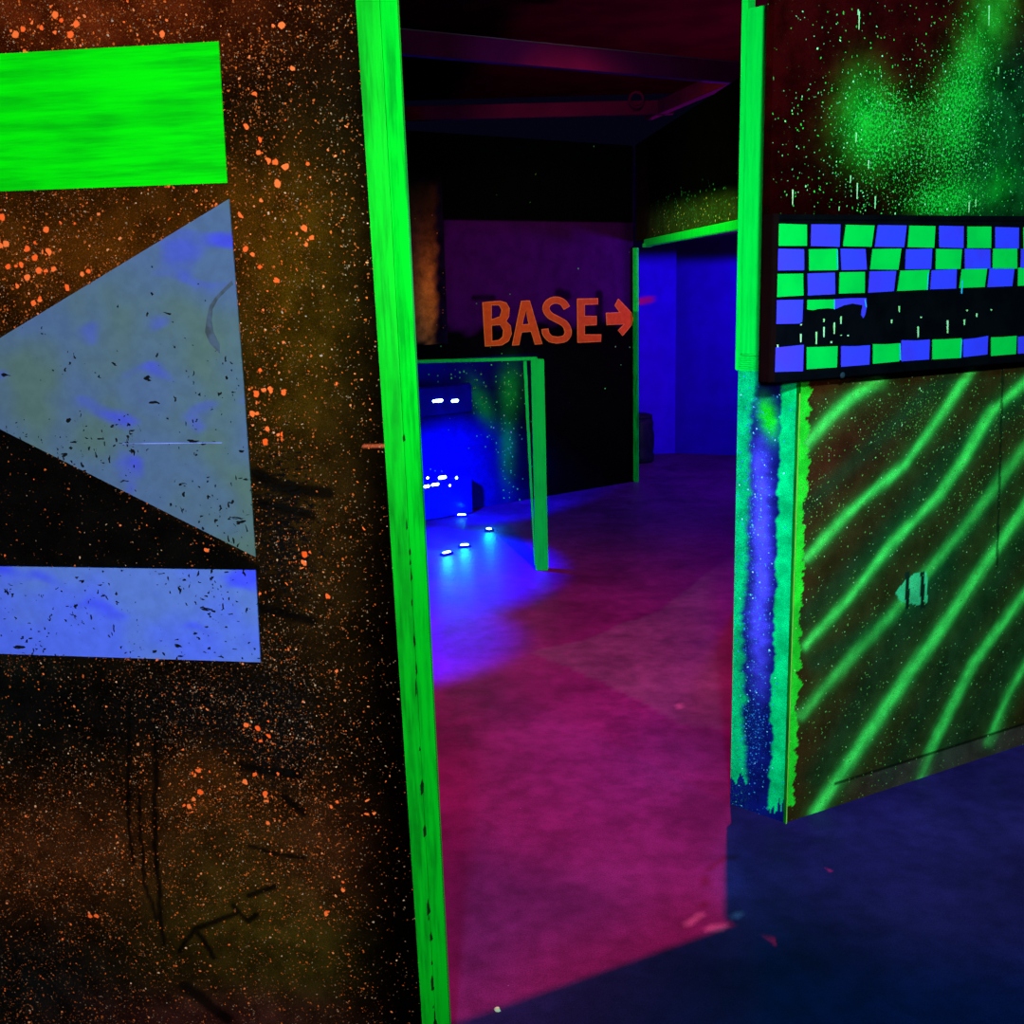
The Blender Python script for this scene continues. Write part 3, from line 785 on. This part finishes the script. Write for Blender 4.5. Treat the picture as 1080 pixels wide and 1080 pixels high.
def paint_lintel(px, py, u, z):
    rgb = np.tile(np.array([[0.001, 0.0006, 0.0006]]), (len(px), 1))
    line = 258 + (px - 680) * (-18 / 95.0)
    k = sm(py, line - 48, line - 18)
    rgb = blend(rgb, 0.6 * k, (0.06, 0.08, 0.01))
    rgb = blend(rgb, 0.8 * sm(690 - px, 0, 12), (0.02, 0.004, 0.004))
    d = 0.85 * k * sm(px, 682, 700) + 0.3 * sm(py, line - 60, line - 40) * sm(px, 682, 700)
    return rgb, np.stack([d, d * k, d * 0], 1), np.full(len(px), 0.1)


LN_M = sprayed('lintel_speckle', [(0, 60, 0.45, 0.85, (0.04, 0.25, 0.05, 1), (0.03, 0.10, 0.03, 1), 1.4), (1, 42, 0.30, 0.6, (0.9, 0.8, 0.15, 1), (0.7, 0.4, 0.08, 1), 1.4)], (8, 0.7, 1.3), None)
zl = 1.855
wn = wall_grid('wall_doorway', LN, -0.33, 2.62, zl + 0.052, 2.62, 0.012, paint_lintel, LN_M, 0.05); tag(wn, kind='structure')
o = mesh_obj('wall_doorway', box_bm(2.62, LN.len, min(0, -LN.sv * 0.05), max(0, -LN.sv * 0.05), 0, 2.62), BLACK); LN.place(o); tag(o, kind='structure')
o = mesh_obj('wall_doorway', box_bm(-0.33, 2.62, min(-LN.sv * 0.4, -LN.sv * 0.05), max(-LN.sv * 0.4, -LN.sv * 0.05), zl + 0.04, zl + 0.08), BLACK); LN.place(o); tag(o, kind='structure')
lt = empty('door_lintel'); LN.place(lt)
mesh_obj('lintel_board', box_bm(0.02, 2.62, min(-LN.sv * 0.05, LN.sv * 0.012), max(-LN.sv * 0.05, LN.sv * 0.012), zl, zl + 0.052, 0.004), green_wood('lintel_green', (0.0, 0.85, 0.04), (0.0, 0.7, 0.05)), lt)
bm = bmesh.new()
for k in range(5):
    box_bm(-0.02 + 0.02 * k, 0.01 + 0.02 * k, min(-LN.sv * 0.04, LN.sv * (0.014 + 0.002 * (k % 2))), max(-LN.sv * 0.04, LN.sv * (0.014 + 0.002 * (k % 2))), zl - 0.006 + 0.002 * (k % 3), zl + 0.02 + 0.004 * (k % 2), 0.003, 1, bm)
mesh_obj('daubed_end', bm, GJ2, lt)
tag(lt, 'bright green lintel strip over the doorway to the blue room', 'lintel')

# blue room
def paint_blue(px, py, u, z):
    rgb = np.tile(np.array([[0.02, 0.0, 0.55]]), (len(px), 1))
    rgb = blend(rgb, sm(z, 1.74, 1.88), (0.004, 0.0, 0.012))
    s_m = (1 - sm(np.abs(py - (317 - (px - 680) * 0.15)) , 2, 5)) * sm(px, 660, 668) * (1 - sm(px, 684, 694)); rgb = blend(rgb, 0.8 * s_m, (0.5, 0.0, 0.06))
    return rgb, np.stack([z * 0 + 0.05, z * 0, z * 0], 1), z * 0


BLUE_M = sprayed('violet_blue_paint', [(0, 40, 0.15, 0.3, (0.05, 0.1, 0.7, 1), (0.1, 0.1, 0.5, 1), 2.0)], (5, 0.85, 1.1), None)
f1 = np.array([1.564, 9.789])
FB1 = Plane((0.75, 9.70), f1); FB2 = Plane(f1, (2.9, 9.25))
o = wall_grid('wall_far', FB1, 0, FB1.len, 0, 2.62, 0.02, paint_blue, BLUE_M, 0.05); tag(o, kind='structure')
def paint_blue2(px, py, u, z):
    a_, b_, c_ = paint_blue(px, py, u, z)
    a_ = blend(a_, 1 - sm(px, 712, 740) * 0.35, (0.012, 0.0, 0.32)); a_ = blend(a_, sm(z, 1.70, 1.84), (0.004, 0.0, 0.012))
    b_[:, 0] = 0.05 + 0.5 * ga(px, py, 735, 390, 22, 90)
    return a_, b_, c_
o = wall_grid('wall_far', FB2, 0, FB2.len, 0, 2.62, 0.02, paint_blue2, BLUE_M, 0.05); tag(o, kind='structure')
for (a_, b_) in (((2.9, 9.25), (2.9, 5.2)), ((2.9, 5.2), (1.27, 5.2)), ((0.75, 9.7), (0.99, 8.43)), ((-1.6, 7.2), (-1.6, 2.3)), ((1.40, 3.85), (2.6, 3.95))):
    P_ = Plane(a_, b_); o = mesh_obj('wall_side', box_bm(0, P_.len, -0.025, 0.025, 0, 2.62 if a_[0] > 0 else 3.42), BLACK); P_.place(o); tag(o, kind='structure')

# dark drum in the blue room, half behind the jamb
c_ = fl(676, 487)
dr = empty('padded_drum', (c_[0], c_[1], 0))
def lathe(prof, n=40, bm=None, c=(0, 0)):
    if bm is None: bm = bmesh.new()
    rings = [[bm.verts.new((c[0] + r * math.cos(2 * math.pi * k / n), c[1] + r * math.sin(2 * math.pi * k / n), z)) for k in range(n)] for r, z in prof]
    for a_, b_ in zip(rings[:-1], rings[1:]):
        for k in range(n): bm.faces.new((a_[k], a_[(k + 1) % n], b_[(k + 1) % n], b_[k]))
    bm.faces.new(rings[0][::-1]); bm.faces.new(rings[-1])
    return bm
DK = plain('dark_rubber', (0.004, 0.003, 0.02), (0.008, 0.005, 0.03), 14, rough=0.5)
mesh_obj('body', lathe([(0.10, 0.0), (0.115, 0.01), (0.12, 0.06), (0.11, 0.09), (0.118, 0.15), (0.118, 0.26), (0.108, 0.30), (0.112, 0.36), (0.10, 0.40)]), DK, dr, True)
mesh_obj('cap', lathe([(0.098, 0.398), (0.104, 0.41), (0.10, 0.43), (0.05, 0.445), (0.01, 0.447)]), DK, dr, True)
tag(dr, 'dark drum on the blue room floor, half hidden behind the green jamb', 'drum')

# ================================================================== THINGS
# ---- chequered board
CB = Plane(UP.a + UP.n * 0.034, UP.a + UP.u + UP.n * 0.034)
def k3(p): return (800 + p[0] / 3.857, 210 + p[1] / 3.857)
def cuz(p): return CB.uz(*k3(p))
board = empty('chequered_board'); CB.place(board)
BB = plain('black_board_paint', (0.003, 0.002, 0.003), (0.0015, 0.001, 0.002), 12, rough=0.75, spec=0.08)
BF = plain('dark_brown_frame', (0.012, 0.001, 0.001), (0.007, 0.0005, 0.001), 12, rough=0.7)
zt = cuz((60, 62))[1]; zb_ = cuz((50, 748))[1]; ul = cuz((66, 400))[0]
URT = cuz((1300, 400))[0]
mesh_obj('backing', box_bm(ul, URT, min(CB.sv * -0.034, 0), max(CB.sv * -0.034, 0), zb_ + 0.012, zt - 0.012), BB, board)
def rail(n_, x0, x1, z0, z1):
    mesh_obj(n_, box_bm(x0, x1, min(CB.sv * -0.03, CB.sv * 0.006), max(CB.sv * -0.03, CB.sv * 0.006), z0, z1, 0.002), BB, board)
rail('frame_rail', ul, URT, zt - 0.014, zt); rail('frame_rail', ul, URT, zb_, zb_ + 0.016)
mesh_obj('frame_stile', box_bm(ul - 0.017, ul + 0.004, min(CB.sv * -0.034, CB.sv * 0.006), max(CB.sv * -0.034, CB.sv * 0.006), zb_ + 0.002, zt + 0.002, 0.002), BF, board)
TG = plain('green_tile_paint', (0.0, 0.56, 0.055), (0.0, 0.47, 0.05), 8, lo=0.4, hi=0.7)
TB = plain('blue_tile_paint', (0.09, 0.045, 0.88), (0.12, 0.035, 0.70), 8, lo=0.4, hi=0.7)
GLS = plain('cyan_torn_edge', (0.05, 0.5, 0.95), rough=0.4)
rows = [
    ([(78, 198, -2), (210, 333, -2), (345, 466, -10), (475, 597, -12), (607, 717, -4), (732, 835, 0), (847, 947, 0), (960, 1060, 0), (1074, 1170, 0), (1184, 1280, 0)], (101, 190), 0.014, 'G'),
    ([(75, 186, 0), (203, 320, 0), (333, 440, 6), (455, 575, -12), (594, 705, -2), (718, 825, -4), (835, 945, 0), (950, 1052, 0), (1064, 1165, 0), (1176, 1275, 0)], (203, 291), 0.0, 'B'),
    ([(70, 184, 0), (198, 312, 0), (325, 433, 0), (445, 556, -8), (566, 690, -12), (697, 805, -4), (818, 925, -10), (932, 1038, -10), (1053, 1155, 0), (1166, 1265, 0)], (305, 398), -0.027, 'G')]
for spans, (ya, yb), sl, first in rows:
    for i, (xa, xb, sh) in enumerate(spans):
        colr = (i % 2 == 0) == (first == 'G')
        r1 = [random.uniform(-1.5, 1.5) for _ in range(8)]
        da, db = sl * (xa - 78), sl * (xb - 78)
        xa += 2; xb -= 3; yb -= 1
        q_ = [(xa - sh * .6 + r1[0], ya + da + r1[1]), (xb - sh * .6 + r1[2], ya + db + r1[3]), (xb + sh * .4 + r1[4], yb + db * 1.4 + r1[5]), (xa + sh * .4 + r1[6], yb + da * 1.4 + r1[7])]
        t_ = mesh_obj('tile', slab_bm([cuz(p) for p in q_], 0, CB.sv * 0.002), TG if colr else TB, board)
def tile(pts, m, lab=None):
    t_ = mesh_obj('tile', slab_bm([cuz(p) for p in pts], 0, CB.sv * 0.002), m, board)
    if lab: t_['label'] = lab
tile([(69, 411), (180, 409), (176, 499), (165, 506), (67, 508)], TB)
tile([(198, 410), (306, 408), (304, 446), (280, 444), (240, 447), (220, 452), (197, 449)], TG, 'torn green strip of tile')
tile([(307, 407), (372, 403), (437, 402), (438, 440), (432, 470), (424, 484), (416, 470), (422, 432), (380, 425), (345, 432), (315, 446), (306, 444)], TB, 'torn blue strip of tile')
bot = [(63, 182, 604, 592, 700, 703, 'B'), (195, 320, 602, 598, 684, 692, 'G'), (335, 452, 598, 594, 673, 682, 'B'), (464, 574, 590, 586, 660, 670, 'G'), (580, 695, 574, 571, 652, 660, 'B'), (706, 824, 571, 566, 646, 652, 'G'),
       (832, 932, 570, 556, 632, 643, 'B'), (945, 1048, 562, 556, 630, 638, 'G'), (1054, 1155, 560, 550, 622, 629, 'B'), (1166, 1265, 548, 544, 616, 622, 'G')]
for xa, xb, y1_, y2_, y3_, y4_, c_ in bot:
    tile([(xa, y1_), ((xa + xb) / 2, (y1_ + y2_) / 2 + random.uniform(-2, 3)), (xb, y2_), (xb - 3, y3_), (xa, y4_)], TG if c_ == 'G' else TB)
bm = bmesh.new()
for x0, y0, x1, y1 in ((573, 588, 575, 655), (306, 410, 306, 448), (318, 205, 320, 288), (430, 408, 436, 440), (824, 570, 820, 645), (688, 300, 684, 370), (826, 330, 824, 385)):
    a_ = cuz((x0 - 1.6, y0)); b_ = cuz((x0 + 1.6, y0)); c2 = cuz((x1 + 1.2, y1)); d2 = cuz((x1 - 1.2, y1))
    slab_bm([a_, b_, c2, d2], 0, CB.sv * 0.003, bm)
te = mesh_obj('torn_tape_edges', bm, GLS, board); te['kind'] = 'stuff'
bm = bmesh.new()
for x, y0, y1 in ((265, 487, 500), (334, 477, 508), (265, 520, 562), (234, 540, 590), (307, 502, 548), (171, 548, 582), (571, 435, 460), (540, 490, 505), (648, 518, 562), (768, 493, 545), (836, 490, 512), (886, 465, 480), (847, 450, 456), (363, 552, 558), (335, 552, 556), (660, 478, 484), (77, 592, 604), (945, 448, 453), (295, 578, 586), (172, 508, 514)):
    a_, b_ = cuz((x - 3.0, y0)), cuz((x + 3.0, y0)); c2, d2 = cuz((x + 1.8, y1)), cuz((x - 1.8, y1))
    slab_bm([a_, b_, c2, d2], 0, CB.sv * 0.0018, bm)
dp = mesh_obj('paint_drips', bm, drip_m, board); dp['kind'] = 'stuff'; dp['label'] = 'pale paint drips in the bare black band'
bm = bmesh.new()
bolt = mesh_obj('bolt_head', lathe([(0.0085, 0), (0.0085, 0.002), (0.006, 0.004), (0.002, 0.0045)], 16), plain('dull_bolt', (0.03, 0.03, 0.04)), board, True)
bu, bz = cuz((335, 716)); bolt.location = (bu, CB.sv * 0.005, bz - 0.0); bolt.rotation_euler = (math.radians(90) * (-CB.sv), 0, 0) if CB.sv > 0 else (math.radians(90), 0, 0)
tag(board, 'black board of green and blue chequered squares with a torn band, on the right wall', 'board')

# ---- low green frame in the hall
g0 = fl(565, 602); g1 = fl(578.5, 602)
fr_ = empty('low_barrier_frame', (g0[0], g0[1], 0))
FG = green_wood('dim_green_timber', (0.0, 0.55, 0.05), (0.0, 0.42, 0.04))
wpost = g1[0] - g0[0]
mesh_obj('post', box_bm(0.0, wpost, 0, 0.06, 0.0, 1.20, 0.004), FG, fr_)
mesh_obj('top_rail', box_bm(-1.05, wpost * 0.5, 0.002, 0.05, 1.195, 1.213, 0.003), FG, fr_)
mesh_obj('inner_strip', slab_bm([(-0.042, 1.19), (-0.022, 1.19), (0.002, 0.02), (-0.006, 0.02)], 0.05, 0.062), FG, fr_)
tag(fr_, 'low green timber frame standing in front of the blue-lit corner', 'frame')

# ---- overhead beams
BM1 = plain('dull_purple_beam_paint', (0.055, 0.0015, 0.075), (0.042, 0.001, 0.06), 5, rough=0.7)
BM2 = plain('dull_red_beam_paint', (0.15, 0.001, 0.03), (0.11, 0.001, 0.025), 5, rough=0.7)
def beam(name, p0, p1, z, th, hgt, m, label, lip=None):
    P_ = Plane(fl(*p0, z=z + hgt), fl(*p1, z=z + hgt)); e_ = empty(name); P_.place(e_)
    ya, yb = (0, -P_.sv * th) if True else (0, 0)
    mesh_obj('beam_body', box_bm(-0.9, P_.len + 0.25, min(ya, yb), max(ya, yb), z, z + hgt, 0.003), m, e_)
    if lip:
        mesh_obj('top_edge', box_bm(-0.9, P_.len + 0.25, min(0, P_.sv * 0.004), max(0, P_.sv * 0.004), z + hgt - 0.005, z + hgt), lip, e_)
    tag(e_, label, 'beam'); return e_
LIP = plain('pale_beam_edge', (0.06, 0.05, 0.12), rough=0.6)
b1 = beam('ceiling_beam', (425, 30), (775, 65), 2.70, 0.05, 0.115, BM1, 'long purple overhead beam nearest the camera, with a pale top edge', LIP)
b2 = beam('ceiling_beam', (428, 112), (672, 106), 2.70, 0.05, 0.09, BM2, 'dull red overhead beam running level behind the purple one')
pa = fl(684, 112, z=2.79); pb = fl(772, 72, z=2.79)
P_ = Plane(pa, pb); b3 = empty('ceiling_beam'); P_.place(b3)
mesh_obj('beam_body', box_bm(0, P_.len, -0.03, 0.03, 2.70, 2.79, 0.003), BM2, b3)
tag(b3, 'short slanting overhead beam joining the red beam to the purple one', 'beam')
q_ = fl(671, 113, z=2.70)
bm = bmesh.new(); rings = []
for k in range(28):
    t = 2 * math.pi * k / 28; rr = []
    for j in range(8):
        s = 2 * math.pi * j / 8; r_ = 0.045 + 0.009 * math.cos(s)
        rr.append(bm.verts.new((r_ * math.cos(t), 0.009 * math.sin(s), r_ * math.sin(t))))
    rings.append(rr)
for k in range(28):
    for j in range(8): bm.faces.new((rings[k][j], rings[(k + 1) % 28][j], rings[(k + 1) % 28][(j + 1) % 8], rings[k][(j + 1) % 8]))
ro = mesh_obj('ring', bm, BM2, b2, True)
iv = Matrix.Translation(b2.location) @ b2.rotation_euler.to_matrix().to_4x4()
ro.location = iv.inverted() @ Vector((q_[0], q_[1] - 0.008, 2.745))

# ---- blue lights in the far corner
LED = emitter('white_blue_led', (0.25, 0.45, 1.0), 14)
HOU = plain('violet_housing', (0.003, 0.002, 0.22), (0.002, 0.001, 0.16), 10)
DH = plain('dark_housing', (0.01, 0.008, 0.10), rough=0.6)
def lens(parent, P_, px, py, w_, h__, vv, name='led_lens'):
    u_, z_ = P_.uz(px, py); k = 0.0078 * (np.linalg.norm(P_.world(np.array(u_), np.array(z_))[:2]) / 8.6)
    o_ = mesh_obj(name, box_bm(u_ - w_ * k / 2, u_ + w_ * k / 2, min(P_.sv * vv, P_.sv * (vv + 0.012)), max(P_.sv * vv, P_.sv * (vv + 0.012)), z_ - h__ * k / 2, z_ + h__ * k / 2, h__ * k * 0.3, 2), LED, parent)
    return o_
lb = empty('wall_glow_box'); BW.place(lb)
ua, za = BW.uz(440, 408); ub, zb2 = BW.uz(494, 433)
mesh_obj('housing', box_bm(ua - 0.1, ub, min(0, BW.sv * 0.06), max(0, BW.sv * 0.06), zb2, za, 0.01), HOU, lb)  # box added for a brighter patch of blue light on the wall
lens(lb, BW, 457, 422, 13, 3.2, 0.055); lens(lb, BW, 475, 422, 9, 3.2, 0.055)
tag(lb, 'violet box added for the blue glow round two bright dashes, on the wall under the low green rail', 'light')
lc = empty('light_console'); BW.place(lc)
ua, za = BW.uz(440, 498); ub, zb2 = BW.uz(488, 516)
mesh_obj('housing', box_bm(ua - 0.1, ub, min(BW.sv * 0.003, BW.sv * 0.14), max(BW.sv * 0.003, BW.sv * 0.14), 0.0, za - 0.05, 0.012), HOU, lc)
CP = Plane(BW.a + BW.n * 0.14, BW.a + BW.n * 0.14 + BW.u)
for px, py, w_, h__ in ((451, 504, 3, 3), (466.5, 503.5, 10, 3.4), (481.5, 504, 3, 3.2), (450, 513, 7, 3), (459, 511, 9.5, 2.8), (474.5, 512, 2.6, 2.6)):
    u_, z_ = CP.uz(px, py); k = 0.0068
    mesh_obj('led_lens', box_bm(u_ - w_ * k / 2, u_ + w_ * k / 2, min(BW.sv * 0.135, BW.sv * 0.146), max(BW.sv * 0.135, BW.sv * 0.146), z_ - h__ * k / 2, z_ + h__ * k / 2, 0.006), LED, lc)
tag(lc, 'low floor console with two rows of small blue-white lights against the far wall', 'light')
PUCK = [(449, 539, 0, 'small glowing bar for a floor reflection beside the tall green corner post', 2), (468, 545, 4, 'left one of two side-by-side glowing bars for floor reflections in the blue corner', 9), (487, 545, -6, 'right one of two side-by-side glowing bars for floor reflections in the blue corner', 9),
        (516, 560, -45, 'slanting glowing bar for a floor reflection, furthest right in the blue corner', 6), (490, 577, 12, 'glowing bar for a floor reflection, in front of the side-by-side pair', 9), (471, 585, 45, 'slanting cyan glowing bar for a floor reflection, nearest the camera', 10)]
for px, py, rot, lab, w_ in PUCK:  # glowing bars stand in for lights reflected in the floor
    c_ = fl(px, py); e_ = empty('floor_reflection', (c_[0], c_[1], 0), math.radians(rot)); k = c_[1] / 1100
    mesh_obj('housing', box_bm(-w_ * k * 0.75, w_ * k * 0.75, -0.022, 0.022, 0.0, 0.014, 0.004), HOU, e_)
    mesh_obj('led_lens', box_bm(-w_ * k / 2, w_ * k / 2, -0.014, 0.010, 0.010, 0.020, 0.004), LED, e_)
    tag(e_, lab, 'light', 'floor reflections in the blue corner')
    light('floor_reflection_glow', 'POINT', (c_[0], c_[1] + 0.05, 0.07), None, (0.0, 1, 1), 3.0, 0.01)

# ---- loose paint flake on the floor near the camera
c_ = fl(525, 1065)
bm = bmesh.new(); ring = []
for k in range(9):
    t = 2 * math.pi * k / 9; r_ = 0.009 * random.uniform(0.5, 1.2); ring.append((r_ * math.cos(t), r_ * math.sin(t)))
A_ = [bm.verts.new((x, y, 0.0)) for x, y in ring]; B_ = [bm.verts.new((x * .8, y * .8, 0.004 + 0.002 * math.sin(3 * i))) for i, (x, y) in enumerate(ring)]
bm.faces.new(A_[::-1]); bm.faces.new(B_)
for i in range(9): bm.faces.new((A_[i], A_[(i + 1) % 9], B_[(i + 1) % 9], B_[i]))
fk = mesh_obj('paint_flake', bm, plain('pale_green_flake', (0.7, 0.9, 0.6))); fk.location = (c_[0], c_[1], 0.0005)
tag(fk, 'small pale green paint flake lying on the magenta floor nearest the camera', 'flake')
